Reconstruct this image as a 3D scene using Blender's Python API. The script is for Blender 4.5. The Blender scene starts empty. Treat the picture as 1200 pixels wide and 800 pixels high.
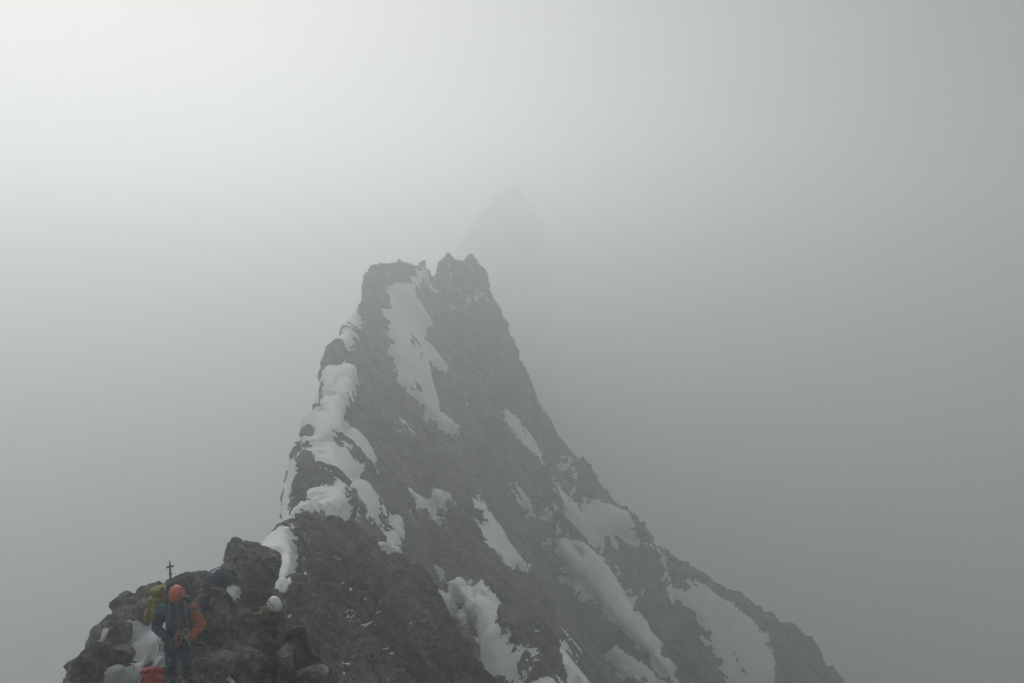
HAZE_TOP, HAZE_DENS, HAZE_G, HAZE_COL = 62.0, .0066, .70, (.92, .943, .943)
SKY_STRENGTH, SUN_STRENGTH, EXPOSURE = .056, 1.5, .62
ZENITH = 8.0
import bpy, bmesh, math, random
import numpy as np
from mathutils import Vector, Matrix, noise as mnoise

random.seed(11)
sc = bpy.context.scene
col = sc.collection
R = math.radians

# ------------------------------------------------------------------ helpers
def tag(o, label=None, cat=None, group=None, kind=None):
    if label: o['label'] = label
    if cat: o['category'] = cat
    if group: o['group'] = group
    if kind: o['kind'] = kind
    return o

def link(o, parent=None):
    col.objects.link(o)
    if parent is not None:
        o.parent = parent
    return o

def np_mesh(name, verts, quads, mat, smooth=False):
    me = bpy.data.meshes.new(name)
    nv, nq = len(verts), len(quads)
    me.vertices.add(nv)
    me.vertices.foreach_set('co', np.ascontiguousarray(verts, dtype=np.float32).ravel())
    me.loops.add(nq * 4)
    me.loops.foreach_set('vertex_index', np.ascontiguousarray(quads, dtype=np.int32).ravel())
    me.polygons.add(nq)
    me.polygons.foreach_set('loop_start', np.arange(0, nq * 4, 4, dtype=np.int32))
    me.polygons.foreach_set('loop_total', np.full(nq, 4, dtype=np.int32))
    me.polygons.foreach_set('use_smooth', np.full(nq, smooth, dtype=bool))
    me.update(calc_edges=True)
    me.validate()
    me.materials.append(mat)
    return bpy.data.objects.new(name, me)

# camera frame: eye at the origin looking along +Y, tipped slightly down
PITCH, FPX = R(-3.0), 1286.0
UPV = np.array([0.0, -math.sin(PITCH), math.cos(PITCH)])
FWD = np.array([0.0, math.cos(PITCH), math.sin(PITCH)])
def at(px, py, d):
    "world point seen at photo pixel (px,py), d metres away along the view axis"
    return np.array([(px - 600) / FPX * d, 0, 0]) + UPV * ((400 - py) / FPX * d) + FWD * d

# ------------------------------------------------------------------ numpy noise
def _h(ix, iy, iz, s):
    n = (ix.astype(np.int64) * 374761393 + iy.astype(np.int64) * 668265263 + iz.astype(np.int64) * 2147483647 + s * 1274126177)
    n = (n ^ (n >> 13)) * 1274126177 & 0x7fffffffffff
    n = (n ^ (n >> 16)) * 2246822519 & 0x7fffffffffff
    return ((n ^ (n >> 15)) & 0xffffff).astype(np.float32) / 16777215.0

def vnoise(x, y, z, seed=0):
    "smooth value noise, -1..1"
    ix, iy, iz = np.floor(x), np.floor(y), np.floor(z)
    fx, fy, fz = [(a - b).astype(np.float32) for a, b in ((x, ix), (y, iy), (z, iz))]
    ix, iy, iz = ix.astype(np.int32), iy.astype(np.int32), iz.astype(np.int32)
    u, v, w = [f * f * f * (f * (f * 6 - 15) + 10) for f in (fx, fy, fz)]
    r = 0
    for dx in (0, 1):
        for dy in (0, 1):
            for dz in (0, 1):
                r = r + _h(ix + dx, iy + dy, iz + dz, seed) * (u if dx else 1 - u) * (v if dy else 1 - v) * (w if dz else 1 - w)
    return r * 2 - 1

def fbm(x, y, z, seed, octv=4, gain=.5):
    a, r, f = 1.0, 0, 1.0
    for o in range(octv):
        r = r + a * vnoise(x * f + 17.3 * o, y * f - 9.1 * o, z * f + 3.7 * o, seed + o)
        a *= gain; f *= 2.03
    return r

def blocks(x, y, z, seed):
    "faceted cells: every cell a tilted plane of its own, so borders are steps and cracks"
    ix, iy, iz = [np.floor(a).astype(np.int32) for a in (x, y, z)]
    best = np.full(x.shape, 1e9, np.float32); second = best.copy(); val = np.zeros(x.shape, np.float32)
    for dx in (-1, 0, 1):
        for dy in (-1, 0, 1):
            for dz in (-1, 0, 1):
                cx, cy, cz = ix + dx, iy + dy, iz + dz
                qx = (x - cx - _h(cx, cy, cz, seed)).astype(np.float32)
                qy = (y - cy - _h(cx, cy, cz, seed + 1)).astype(np.float32)
                qz = (z - cz - _h(cx, cy, cz, seed + 2)).astype(np.float32)
                d = qx * qx + qy * qy + qz * qz
                h = _h(cx, cy, cz, seed + 3)
                g = _h(cx, cy, cz, seed + 4)
                v = (h * 2 - 1) * .6 + qx * (g * 2 - 1) * .9 + qy * (h - .5) * 1.2 + qz * (.5 - g) * 1.6
                m = d < best
                second = np.where(m, best, np.minimum(second, d))
                val = np.where(m, v, val); best = np.where(m, d, best)
    edge = np.sqrt(second) - np.sqrt(best)
    return val, edge

def sstep(a, b, x):
    t = np.clip((x - a) / (b - a), 0, 1)
    return t * t * (3 - 2 * t)

# ------------------------------------------------------------------ materials
def new_mat(name):
    m = bpy.data.materials.new(name); m.use_nodes = True
    nt = m.node_tree
    return m, nt, nt.nodes['Principled BSDF']

def N(nt, t, **kw):
    n = nt.nodes.new(t)
    for k, v in kw.items():
        if k in n.inputs: n.inputs[k].default_value = v
        else: setattr(n, k, v)
    return n

def ramp(nt, src, stops):
    r = nt.nodes.new('ShaderNodeValToRGB')
    while len(r.color_ramp.elements) < len(stops): r.color_ramp.elements.new(.5)
    for e, (p, c) in zip(r.color_ramp.elements, stops):
        e.position = p; e.color = (*c, 1)
    nt.links.new(src, r.inputs[0])
    return r.outputs[0]

def rock_mat(name, scale=1.0, tint=(1, 1, 1)):
    m, nt, b = new_mat(name)
    g = N(nt, 'ShaderNodeNewGeometry')
    mp = N(nt, 'ShaderNodeMapping'); mp.inputs['Scale'].default_value = (scale,) * 3
    mp.inputs['Rotation'].default_value = (.3, -.75, .2)
    nt.links.new(g.outputs['Position'], mp.inputs[0])
    n1 = N(nt, 'ShaderNodeTexNoise', Scale=.28, Detail=10.0, Roughness=.68)
    n2 = N(nt, 'ShaderNodeTexNoise', Scale=5.5, Detail=8.0, Roughness=.7)
    st = N(nt, 'ShaderNodeMapping'); st.inputs['Scale'].default_value = (.16, .22, 1.5)
    nt.links.new(mp.outputs[0], st.inputs[0])
    n3 = N(nt, 'ShaderNodeTexNoise', Scale=1.6, Detail=6.0, Roughness=.65)
    for n, s in ((n1, mp), (n2, mp), (n3, st)): nt.links.new(s.outputs[0], n.inputs['Vector'])
    c1 = ramp(nt, n1.outputs['Fac'], [(.3, tuple(a * t for a, t in zip((.055, .054, .051), tint))), (.52, tuple(a * t for a, t in zip((.14, .137, .13), tint))), (.75, tuple(a * t for a, t in zip((.26, .255, .242), tint)))])
    c2 = ramp(nt, n2.outputs['Fac'], [(.36, (.52, .52, .52)), (.5, (.96, .96, .96)), (.64, (1.5, 1.5, 1.48))])
    c3 = ramp(nt, n3.outputs['Fac'], [(.30, (.42, .42, .43)), (.48, (.92, .91, .90)), (.56, (1.08, 1.05, 1.0)), (.72, (1.6, 1.57, 1.5))])
    m1 = N(nt, 'ShaderNodeMix', data_type='RGBA', blend_type='MULTIPLY'); m1.inputs[0].default_value = 1
    m2 = N(nt, 'ShaderNodeMix', data_type='RGBA', blend_type='MULTIPLY'); m2.inputs[0].default_value = 1
    nt.links.new(c1, m1.inputs[6]); nt.links.new(c2, m1.inputs[7])
    nt.links.new(m1.outputs[2], m2.inputs[6]); nt.links.new(c3, m2.inputs[7])
    nt.links.new(m2.outputs[2], b.inputs['Base Color'])
    b.inputs['Roughness'].default_value = .9
    b.inputs['Specular IOR Level'].default_value = .25
    bp = N(nt, 'ShaderNodeBump', Strength=.9, Distance=.07)
    nt.links.new(n2.outputs['Fac'], bp.inputs['Height'])
    bp2 = N(nt, 'ShaderNodeBump', Strength=.6, Distance=.12)
    nt.links.new(n3.outputs['Fac'], bp2.inputs['Height'])
    nt.links.new(bp.outputs[0], bp2.inputs['Normal'])
    nt.links.new(bp2.outputs[0], b.inputs['Normal'])
    return m

def snow_mat():
    m, nt, b = new_mat('snow')
    g = N(nt, 'ShaderNodeNewGeometry')
    n1 = N(nt, 'ShaderNodeTexNoise', Scale=.8, Detail=7.0, Roughness=.6)
    n2 = N(nt, 'ShaderNodeTexNoise', Scale=6.0, Detail=5.0, Roughness=.6)
    for n in (n1, n2): nt.links.new(g.outputs['Position'], n.inputs['Vector'])
    c = ramp(nt, n1.outputs['Fac'], [(.3, (.78, .79, .80)), (.5, (.87, .88, .885)), (.7, (.90, .905, .91))])
    nt.links.new(c, b.inputs['Base Color'])
    b.inputs['Roughness'].default_value = .7
    bp = N(nt, 'ShaderNodeBump', Strength=.5, Distance=.08)
    nt.links.new(n2.outputs['Fac'], bp.inputs['Height'])
    nt.links.new(bp.outputs[0], b.inputs['Normal'])
    return m

M_ROCK = rock_mat('rock')
M_BLOCK = rock_mat('weathered_rock', 1.6, (1.6, 1.6, 1.58))
M_SNOW = snow_mat()

# ------------------------------------------------------------------ the mountain
# every ridge: crest points, then per side (gentle slope, its width, steep slope); left = the +90 deg side of the walking direction
def far_d(d): return d if d < 37 else 37 + (d - 37) * 2.4      # the tower stands well back from the saddle
def P(*pts): return np.array([at(a, b, far_d(c)) for a, b, c in pts])
RIDGES = [
    # the crest the photographer stands on, running down to the climbers' knoll
    (np.array([[6, -60, 14], [2, -15, 3.0], [0, 0, -1.7], [-.6, 4, -3.6], [-2.2, 9, -6.0], [-4.2, 14, -7.6]]), (.5, .8, 2.2), (.45, 1.0, 1.3)),
    # flat standing place of the knoll
    (P((120, 850, 16.5), (160, 815, 17.6), (215, 800, 18.5), (262, 775, 19.2), (318, 752, 20.4)), (.35, .9, 2.6), (.25, .5, 1.5)),
    # broken back rim of the knoll, running on to the saddle
    (P((82, 800, 18.6), (102, 768, 19.4), (125, 735, 20.2), (160, 700, 21.6), (215, 682, 23.4), (262, 690, 25), (306, 700, 27.5), (352, 676, 32), (395, 640, 37)), (.3, .25, 3.4), (.75, 1.6, 1.25)),
    # saddle and snowy arete up to the tower
    (P((312, 664, 33), (346, 622, 38), (360, 614, 41), (361, 560, 45), (357, 510, 49), (382, 455, 54), (388, 424, 58), (402, 398, 62), (410, 378, 65), (424, 352, 68), (438, 346, 70), (434, 322, 73), (440, 310, 73.5), (450, 304, 74), (466, 303, 75), (478, 304, 76), (488, 308, 76.4)), (.5, .4, 6.0), (.5, 1.4, 1.5)),
    # rib that turns down off the arete between the first and second snow gully
    (P((436, 420, 66), (470, 480, 62), (500, 540, 58), (536, 600, 55), (560, 660, 51), (600, 720, 48), (640, 800, 46), (690, 900, 44)), (.8, 1.5, 1.3), (.8, 1.5, 1.3)),
    # rib below the saddle
    (P((345, 622, 37), (425, 618, 41), (455, 652, 40), (492, 720, 37), (530, 790, 35), (562, 860, 34)), (.8, .8, 1.6), (.7, 1.0, 1.25)),
    # summit blocks and the steep upper part of the right-hand skyline rib
    (P((492, 312, 76.6), (495, 300, 76.8), (498, 301, 76.9), (501, 318, 77), (508, 326, 77.3), (513, 324, 77.6), (517, 305, 77.8), (525, 297, 78), (532, 302, 78.1), (545, 302, 78.3), (554, 296, 78.5), (560, 300, 78.7), (562, 325, 79), (568, 352, 79.2), (578, 387, 79.2), (594, 425, 79), (620, 468, 78.5)), (.8, .4, 3.4), (.7, .5, 2.7)),
    # its lower part, running out to the right
    (P((620, 468, 78.5), (658, 510, 77.5), (698, 550, 76), (748, 606, 75), (795, 650, 75), (845, 684, 75), (900, 716, 76), (940, 744, 76), (968, 780, 76), (992, 830, 76), (1030, 960, 76)), (.9, .6, 2.6), (.7, .8, 1.5)),
    # middle rib of the right face
    (P((585, 475, 76), (610, 515, 74), (640, 570, 72), (690, 640, 69), (740, 710, 66), (800, 770, 64), (850, 850, 62)), (.9, 1.2, 1.35), (.9, 1.2, 1.35)),
    # the tower's back side and the ridge going on to the far peak
    (np.array([at(552, 304, 139), at(552, 350, 160), at(575, 450, 220), at(600, 450, 330), at(580, 350, 440), at(592, 258, 480), at(599, 220, 492), at(602, 215, 496)]), (.6, 1, 9.0), (.6, 1, 9.0)),
    (np.array([at(602, 214, 496), at(598, 218, 494), at(591, 228, 492), at(583, 231, 490), at(572, 246, 486), at(566, 249, 484), at(552, 270, 478), at(541, 290, 472), at(534, 330, 468)]), (.6, 2.2, 9), (.6, 2.2, 9)),
    (np.array([at(602, 214, 496), at(611, 219, 500), at(614, 230, 510), at(624, 243, 530), at(628, 258, 560), at(638, 272, 600), at(644, 296, 660), at(648, 330, 720)]), (.7, .6, 12), (.7, .6, 12)),
]
GROUND = -290.0

def base_height(x, y, want_near=False):
    z = np.full(x.shape, -1e3, np.float64)
    near = np.full(x.shape, 1e9)                  # distance to the arete crest
    A = RIDGES[3][0]
    for a, b in zip(A[:-1], A[1:]):
        dx, dy = b[0] - a[0], b[1] - a[1]
        t = np.clip(((x - a[0]) * dx + (y - a[1]) * dy) / (dx * dx + dy * dy), 0, 1)
        near = np.minimum(near, np.hypot(x - a[0] - t * dx, y - a[1] - t * dy))
    xa, za = np.interp(y, A[:, 1], A[:, 0]), np.interp(y, A[:, 1], A[:, 2])
    cliff = np.where((y > A[0, 1]) & (y < 400), za + .3 - 6.0 * np.maximum(xa - .3 - x, 0), 1e3)
    cliff = np.where(x < xa - .3, cliff, 1e3)
    for ri, (pts, L, Rr) in enumerate(RIDGES):
        best = np.full(x.shape, -1e9)
        for si, (a, b) in enumerate(zip(pts[:-1], pts[1:])):
            dx, dy = b[0] - a[0], b[1] - a[1]
            ll = dx * dx + dy * dy + 1e-9
            t = np.clip(((x - a[0]) * dx + (y - a[1]) * dy) / ll, 0, 1)
            ox, oy = x - a[0] - t * dx, y - a[1] - t * dy
            d = np.sqrt(ox * ox + oy * oy)
            side = (dx * oy - dy * ox)            # >0 : left of the walking direction
            k = sstep(-.5, .5, side / (np.sqrt(ll) * (d + .3)))
            s0 = k * L[0] + (1 - k) * Rr[0]; w = k * L[1] + (1 - k) * Rr[1]; s1 = k * L[2] + (1 - k) * Rr[2]
            far = np.maximum(d - w - 60, 0)       # the flanks ease off a long way down
            drop = s0 * np.minimum(d, w) + s1 * np.maximum(d - w, 0) - far * np.maximum(s1 - 1.15, 0)
            best = np.maximum(best, a[2] + t * (b[2] - a[2]) - drop)
        if 3 <= ri <= 9:                          # nothing sticks out through the cliff left of the arete
            best = np.minimum(best, cliff)
        # soft maximum
        m = np.maximum(z, best); q = np.abs(z - best)
        z = m + .12 * np.exp(-q / .35)
    z = np.maximum(z, GROUND)
    return (z, near) if want_near else z

def terrain_height(x, y):
    z, near = base_height(x, y, True)
    r = np.hypot(x, y)
    # gullies and ribs running down the right-hand face
    c, s = math.cos(R(-24)), math.sin(R(-24))
    u, v = x * c - y * s, x * s + y * c
    g = vnoise(u * .05, v * .33, 0 * x, 5) * .55 + vnoise(u * .11 + 9, v * .8, 0 * x, 6) * .28
    amt = sstep(26, 40, r) * sstep(1.0, 5.0, near) * sstep(GROUND + 2, GROUND + 40, z)
    z = z + amt * g + sstep(240, 400, r) * fbm(x * .06, y * .06, 0 * x, 9, 4) * 3.0 * sstep(GROUND, GROUND + 60, z)
    return z

def hit(pts):
    "first terrain point under each photo pixel"
    pts = np.array(pts, float)
    D = np.arange(13.5, 260, .2)
    out = np.zeros((len(pts), 3)); ok = np.zeros(len(pts), bool)
    for i, (px, py) in enumerate(pts):
        q = np.array([(px - 600) / FPX * D, 0 * D, 0 * D]).T + np.outer((400 - py) / FPX * D, UPV) + np.outer(D, FWD)
        h = q[:, 2] < terrain_height(q[:, 0], q[:, 1])
        k = int(np.argmax(h))
        if h[k]: out[i] = q[k]; ok[i] = True
    return out, ok

def polar_grid(angles, radii):
    A, RR = np.meshgrid(angles, radii, indexing='xy')
    return np.sin(A) * RR, np.cos(A) * RR

def grid_quads(nr, na, wrap=False):
    i = np.arange(nr - 1)[:, None]; j = np.arange(na if wrap else na - 1)[None, :]
    a = i * na + j; b = i * na + (j + 1) % na
    return np.stack([a, b, b + na, a + na], -1).reshape(-1, 4)

def grid_normals(V, nr, na):
    G = V.reshape(nr, na, 3)
    du = np.gradient(G, axis=1); dv = np.gradient(G, axis=0)
    n = np.cross(du, dv); n /= np.linalg.norm(n, axis=-1, keepdims=True) + 1e-12
    n *= np.sign(n[..., 2:3] + 1e-9)
    return n.reshape(-1, 3)

def rock_disp(V):
    # bedding frame: strata dipping to the right
    ca, sa = math.cos(R(38)), math.sin(R(38))
    x = V[:, 0] * ca - V[:, 2] * sa; z = V[:, 0] * sa + V[:, 2] * ca; y = V[:, 1]
    r = np.hypot(V[:, 0], V[:, 1])
    wx = fbm(x * .35, y * .35, z * .35, 40, 2) * .7; wz = fbm(x * .35, y * .35, z * .35, 44, 2) * .5
    d = fbm(x * .16, y * .16, z * .22, 50, 3) * .35
    fade = sstep(5, 17, r)
    # on the right-hand face the rock breaks into slabs drawn out down the slope
    kf = sstep(30, 44, r)
    fu, fv = V[:, 0] * .62 - V[:, 2] * .78, V[:, 0] * .78 + V[:, 2] * .62
    x = x * (1 - kf) + fv * kf; z = z * (1 - kf) + fu * .42 * kf
    for sc_, am, sd in ((.30, .42, 60), (.75, .30, 70), (1.9, .16, 80), (4.2, .085, 90)):
        near = 1.0 if sc_ < 2 else 1 - sstep(100, 180, r)
        v, e = blocks((x + wx) * sc_, (y + wx) * sc_ * .8, (z + wz) * sc_ * 1.7, sd)
        d = d + am * near * (v - .35 * (1 - sstep(0, .12, e)))
    v, e = blocks((fv + wx) * .10, (y + wx) * .09, (fu + wz) * .055, 160)       # the tower's big slabs and gullies
    d = d + kf * (1 - sstep(230, 280, r)) * (.42 * v - .40 * (1 - sstep(0, .08, e)))
    close = 1 - sstep(26, 40, r)
    v, e = blocks((x + wx) * 1.5 + 3, (y + wx) * 1.2, (z + wz) * 2.4, 150)
    d = d * (.45 + .55 * sstep(26, 38, r)) + close * .20 * (v - .5 * (1 - sstep(0, .12, e)))
    d = d + .05 * fbm(x * 5, y * 5, z * 7, 95, 2)
    return d * (.35 + .65 * fade)
# ---- sheet: fine where the photograph looks, coarse all round
fa = np.linspace(R(-27.5), R(27.5), 860)
ca_ = np.linspace(R(27.5), R(332.5), 90)[1:-1]
ANG = np.concatenate([fa, ca_])
rad = [.4]
while rad[-1] < 2600:
    r_ = rad[-1]
    if r_ < 13: s_ = .35
    elif r_ < 30: s_ = .055
    elif r_ < 150: s_ = .055 + (r_ - 30) * .0017
    elif r_ < 200: s_ = .6
    elif r_ < 430: s_ = 3.0
    elif r_ < 530: s_ = 1.4
    else: s_ = 1.4 + (r_ - 530) * .09
    rad.append(r_ + s_)
RAD = np.array(rad)
X, Y = polar_grid(ANG, RAD)
nr, na = len(RAD), len(ANG)
Z = terrain_height(X.ravel(), Y.ravel())
V0 = np.stack([X.ravel(), Y.ravel(), Z], 1)
Nn = grid_normals(V0, nr, na)
rr = np.hypot(V0[:, 0], V0[:, 1])
D0 = rock_disp(V0)
Vr = V0 + Nn * D0[:, None]
Q = grid_quads(nr, na, True)
zmax = Vr[:, 2][Q].max(1)
flat_ = zmax < GROUND + 6
def sub(mask):
    u_, i_ = np.unique(Q[mask], return_inverse=True)
    return Vr[u_], i_.reshape(-1, 4)
terrain = np_mesh('terrain', *sub(~flat_), M_ROCK, smooth=False)
bounce_floor = np_mesh('ground', *sub(flat_), M_SNOW, smooth=True)  # unseen valley floor, whitened so it throws light back into the low fog
link(bounce_floor); tag(bounce_floor, 'valley floor far below the ridge, lost in fog, made white to bounce light upward', 'ground', kind='structure')
link(terrain)
tag(terrain, 'dark jagged rock ridge with steep tower and right-hand flank fading into fog', 'mountain ridge', kind='structure')

# ---- snow: lies in the gullies and on the ledges, a little above the rock where it is deep
SNOW = [   # outline, extra depth (m)
    ([(452, 350), (466, 336), (480, 334), (480, 355), (490, 370), (498, 395), (510, 410), (522, 432), (513, 436), (502, 428), (505, 450), (516, 480), (535, 500), (528, 503), (510, 492), (490, 465), (472, 440), (460, 405), (450, 370)], .1),
    ([(402, 440), (414, 452), (405, 470), (400, 495), (412, 500), (405, 510), (414, 524), (376, 528), (360, 515), (362, 498), (372, 478), (386, 452)], .1),
    ([(372, 512), (408, 505), (420, 517), (438, 535), (432, 548), (437, 565), (400, 572), (384, 560), (376, 535)], .1),
    ([(382, 555), (434, 552), (438, 580), (452, 606), (430, 614), (410, 607), (390, 603), (378, 588)], .1),
    ([(404, 376), (416, 360), (422, 374), (416, 396), (398, 412), (395, 398)], .1),
    ([(380, 432), (412, 432), (422, 440), (400, 446), (388, 450)], .1),
    ([(460, 602), (478, 600), (472, 630), (458, 642), (455, 635)], 0),
    ([(552, 578), (562, 588), (582, 618), (602, 645), (630, 672), (620, 674), (600, 660), (580, 638), (562, 605), (551, 590)], .1),
    ([(507, 658), (520, 668), (545, 680), (562, 695), (586, 715), (608, 735), (628, 757), (652, 800), (668, 830), (575, 830), (568, 800), (563, 770), (553, 730), (535, 705), (520, 680)], .2),
    ([(583, 467), (598, 485), (622, 515), (638, 548), (660, 572), (682, 598), (704, 620), (714, 634), (700, 628), (676, 606), (654, 580), (640, 553), (620, 526), (600, 500)], 0),
    ([(655, 635), (662, 640), (682, 655), (684, 640), (700, 650), (716, 672), (734, 700), (758, 735), (784, 770), (806, 812), (790, 805), (760, 770), (735, 745), (712, 725), (690, 692), (670, 667)], .15),
    ([(796, 690), (806, 680), (838, 698), (878, 720), (902, 740), (912, 766), (906, 815), (862, 815), (846, 775), (826, 740), (804, 708)], .1),
    ([(650, 735), (658, 745), (676, 770), (690, 812), (668, 800), (656, 772)], 0),
    ([(722, 764), (752, 778), (780, 800), (790, 820), (745, 815)], 0),
    ([(598, 558), (610, 572), (626, 592), (620, 594), (606, 576)], 0),
    ([(475, 572), (490, 578), (502, 592), (497, 594), (480, 580)], -.05),
    ([(296, 645), (308, 628), (332, 616), (345, 628), (352, 660), (340, 685), (330, 692), (316, 660)], .1),
    ([(266, 690), (280, 676), (292, 690), (283, 702), (272, 700)], 0),
    ([(112, 752), (130, 738), (160, 730), (192, 728), (190, 768), (168, 775), (152, 762), (160, 748), (140, 742)], .05),
    ([(96, 806), (120, 788), (165, 784), (162, 806)], 0),
    ([(183, 762), (196, 770), (192, 785), (178, 782)], 0),
    ([(255, 800), (262, 792), (272, 804)], 0),
    ([(448, 640), (462, 646), (455, 652)], 0), ([(330, 612), (346, 575), (350, 590), (344, 612)], 0),
]
best = np.full(len(V0), -9.0)
extra = np.zeros(len(V0))
for poly, deep in SNOW:
    # depth of the patch from points inside it; its outline then lies on the patch's own mean plane
    cpx = np.mean(poly, axis=0)
    ins = [tuple(cpx + (np.array(p) - cpx) * f) for p in poly for f in (.35, .7, .9)]
    q3, ok = hit(ins); q3 = q3[ok]
    dist = np.linalg.norm(q3, axis=1)
    q3 = q3[np.abs(dist - np.median(dist)) < .2 * np.median(dist)]
    c = q3.mean(0); u, s_, vt = np.linalg.svd(q3 - c)
    s_ = s_ / math.sqrt(len(q3))
    e1, e2, nn = vt
    rays = np.array([at(px, py, 1.0) for px, py in poly])
    den = rays @ nn
    tt = (c @ nn) / np.where(np.abs(den) < 1e-4, 1e-4, den)
    tt = np.where((tt > .75 * np.linalg.norm(c)) & (tt < 1.3 * np.linalg.norm(c)), tt, np.linalg.norm(c) * .97)
    p3 = rays * tt[:, None]
    pad = 1.5
    q = V0 - c
    h = np.abs(q @ nn); a = q @ e1; b = q @ e2
    pa, pb = (p3 - c) @ e1, (p3 - c) @ e2
    idx = np.where((h < max(4.0, 5 * s_[2])) & (a > pa.min() - pad) & (a < pa.max() + pad) & (b > pb.min() - pad) & (b < pb.max() + pad))[0]
    a, b = a[idx], b[idx]
    dmin = np.full(len(idx), 1e9); inside = np.zeros(len(idx), bool)
    for i in range(len(pa)):
        x0, y0, x1, y1 = pa[i], pb[i], pa[(i + 1) % len(pa)], pb[(i + 1) % len(pa)]
        dx, dy = x1 - x0, y1 - y0
        t = np.clip(((a - x0) * dx + (b - y0) * dy) / (dx * dx + dy * dy + 1e-9), 0, 1)
        dmin = np.minimum(dmin, np.hypot(a - x0 - t * dx, b - y0 - t * dy))
        cr = ((y0 > b) != (y1 > b)) & (a < dx * (b - y0) / (dy + (1e-9 if abs(dy) < 1e-9 else 0)) + x0)
        inside ^= cr
    sd = np.where(inside, dmin, -dmin)
    extra[idx] = np.where(sd > best[idx], deep, extra[idx])
    best[idx] = np.maximum(best[idx], sd)
k_ = np.clip(rr / 50, .35, 2.6)                       # finer detail close by
# ragged edges, drawn out down the fall line
ga, gb = V0[:, 0] * .80 - V0[:, 2] * .60, V0[:, 0] * .60 + V0[:, 2] * .80      # along / across the fall of the right-hand face
nz = .55 * fbm(V0[:, 1] * 1.3, gb * 1.6, ga * .16, 120, 4, .6) + .35 * fbm(V0[:, 0] * 1.6 / k_, V0[:, 1] * 1.6 / k_, V0[:, 2] * 1.6 / k_, 126, 3, .6)
stk = fbm(V0[:, 1] * .30, gb * 1.0, ga * .05, 135, 4, .6)        # runnels down the slope
sdn = best / np.minimum(k_, 1.4) + nz * (.40 - .05 * sstep(40, 80, rr)) + stk * .42 * sstep(30, 45, rr) + .10
cover = -.85 + (1.16 + extra * sstep(0, 1.2, best)) * sstep(-1.0, .7, sdn) + .04 * fbm(V0[:, 0] * .6, V0[:, 1] * .6, V0[:, 2] * .6, 128, 2)    # metres above the mean rock face
# powder caught on ledges: where the broken rock is flat
Nr = grid_normals(Vr, nr, na)
led = sstep(.70, .9, Nr[:, 2]) * sstep(.7, 1.0, fbm(V0[:, 0] * .5, V0[:, 1] * .5, V0[:, 2] * .5, 130, 3) + .35 * sstep(-2.0, -.2, best)) * sstep(14, 17, rr) * (1 - sstep(50, 95, rr))
top = np.maximum(cover * np.minimum(k_, 1), D0 - .12 + .17 * led)
top = np.where(cover > D0 + .0, np.maximum(cover, D0 * .08 + cover * .92), top)
keep_v = (top > D0 + .003) & (rr < 250) & (rr > 13.5)
kq = keep_v[Q].any(1)
Qs = Q[kq]
used, inv = np.unique(Qs, return_inverse=True)
topu = np.where(keep_v, top, D0 - .06)
Vs = (V0 + Nn * topu[:, None])[used]
snow = np_mesh('snow', Vs, inv.reshape(-1, 4), M_SNOW, smooth=True)
link(snow); tag(snow, 'white snow patches in the gullies and on the ledges of the dark rock', 'snow', kind='stuff')
print('terrain', len(V0), 'snow faces', len(Qs))
# ------------------------------------------------------------------ loose blocks on the knoll
def boulder(px, py, D, w, h, dp, seed, label, roll=0.0, yaw=0.0, soft=9.0, snowcap=False):
    rs = np.random.RandomState(seed)
    bm = bmesh.new(); bmesh.ops.create_icosphere(bm, subdivisions=6, radius=1)
    d = np.array([v.co[:] for v in bm.verts])
    n = rs.normal(size=(13, 3)); n /= np.linalg.norm(n, axis=1, keepdims=True)
    n = np.vstack([n, np.eye(3), -np.eye(3)]); off = np.concatenate([rs.uniform(.66, 1.0, 13), rs.uniform(.86, 1.0, 6)])
    soft = soft * 3.2
    t = np.maximum(d @ n.T, 1e-3) / off
    r = 1 / (np.sum(t ** soft, 1) ** (1 / soft))
    p = d * r[:, None]
    q = p * 1.0 + seed * 3.1
    p *= (1 + .035 * fbm(q[:, 0] * 1.7, q[:, 1] * 1.7, q[:, 2] * 1.7, seed, 3) + .014 * fbm(q[:, 0] * 6, q[:, 1] * 6, q[:, 2] * 9, seed + 5, 3))[:, None]
    v, e = blocks(q[:, 0] * 1.6, q[:, 1] * 1.6, q[:, 2] * 2.4, seed + 20)
    p += d * (.06 * v - .09 * (1 - sstep(0, .06, e)))[:, None]
    v, e = blocks(q[:, 0] * 4.6, q[:, 1] * 4.6, q[:, 2] * 7, seed + 40)
    p += d * (.035 * v - .03 * (1 - sstep(0, .1, e)))[:, None]
    p *= np.array([w / 2, dp / 2, h / 2])
    Rm = np.array(Matrix.Rotation(yaw, 3, 'Z')) @ np.array(Matrix.Rotation(roll, 3, 'Y'))
    p = p @ Rm.T
    for vv, c in zip(bm.verts, p): vv.co = c
    me = bpy.data.meshes.new('boulder'); bm.to_mesh(me); bm.free()
    me.materials.append(M_BLOCK)
    o = bpy.data.objects.new('boulder', me); o.location = at(px, py, D); link(o)
    return tag(o, label, 'boulder', 'loose blocks and boulders on the climbers\' knoll')

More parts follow.
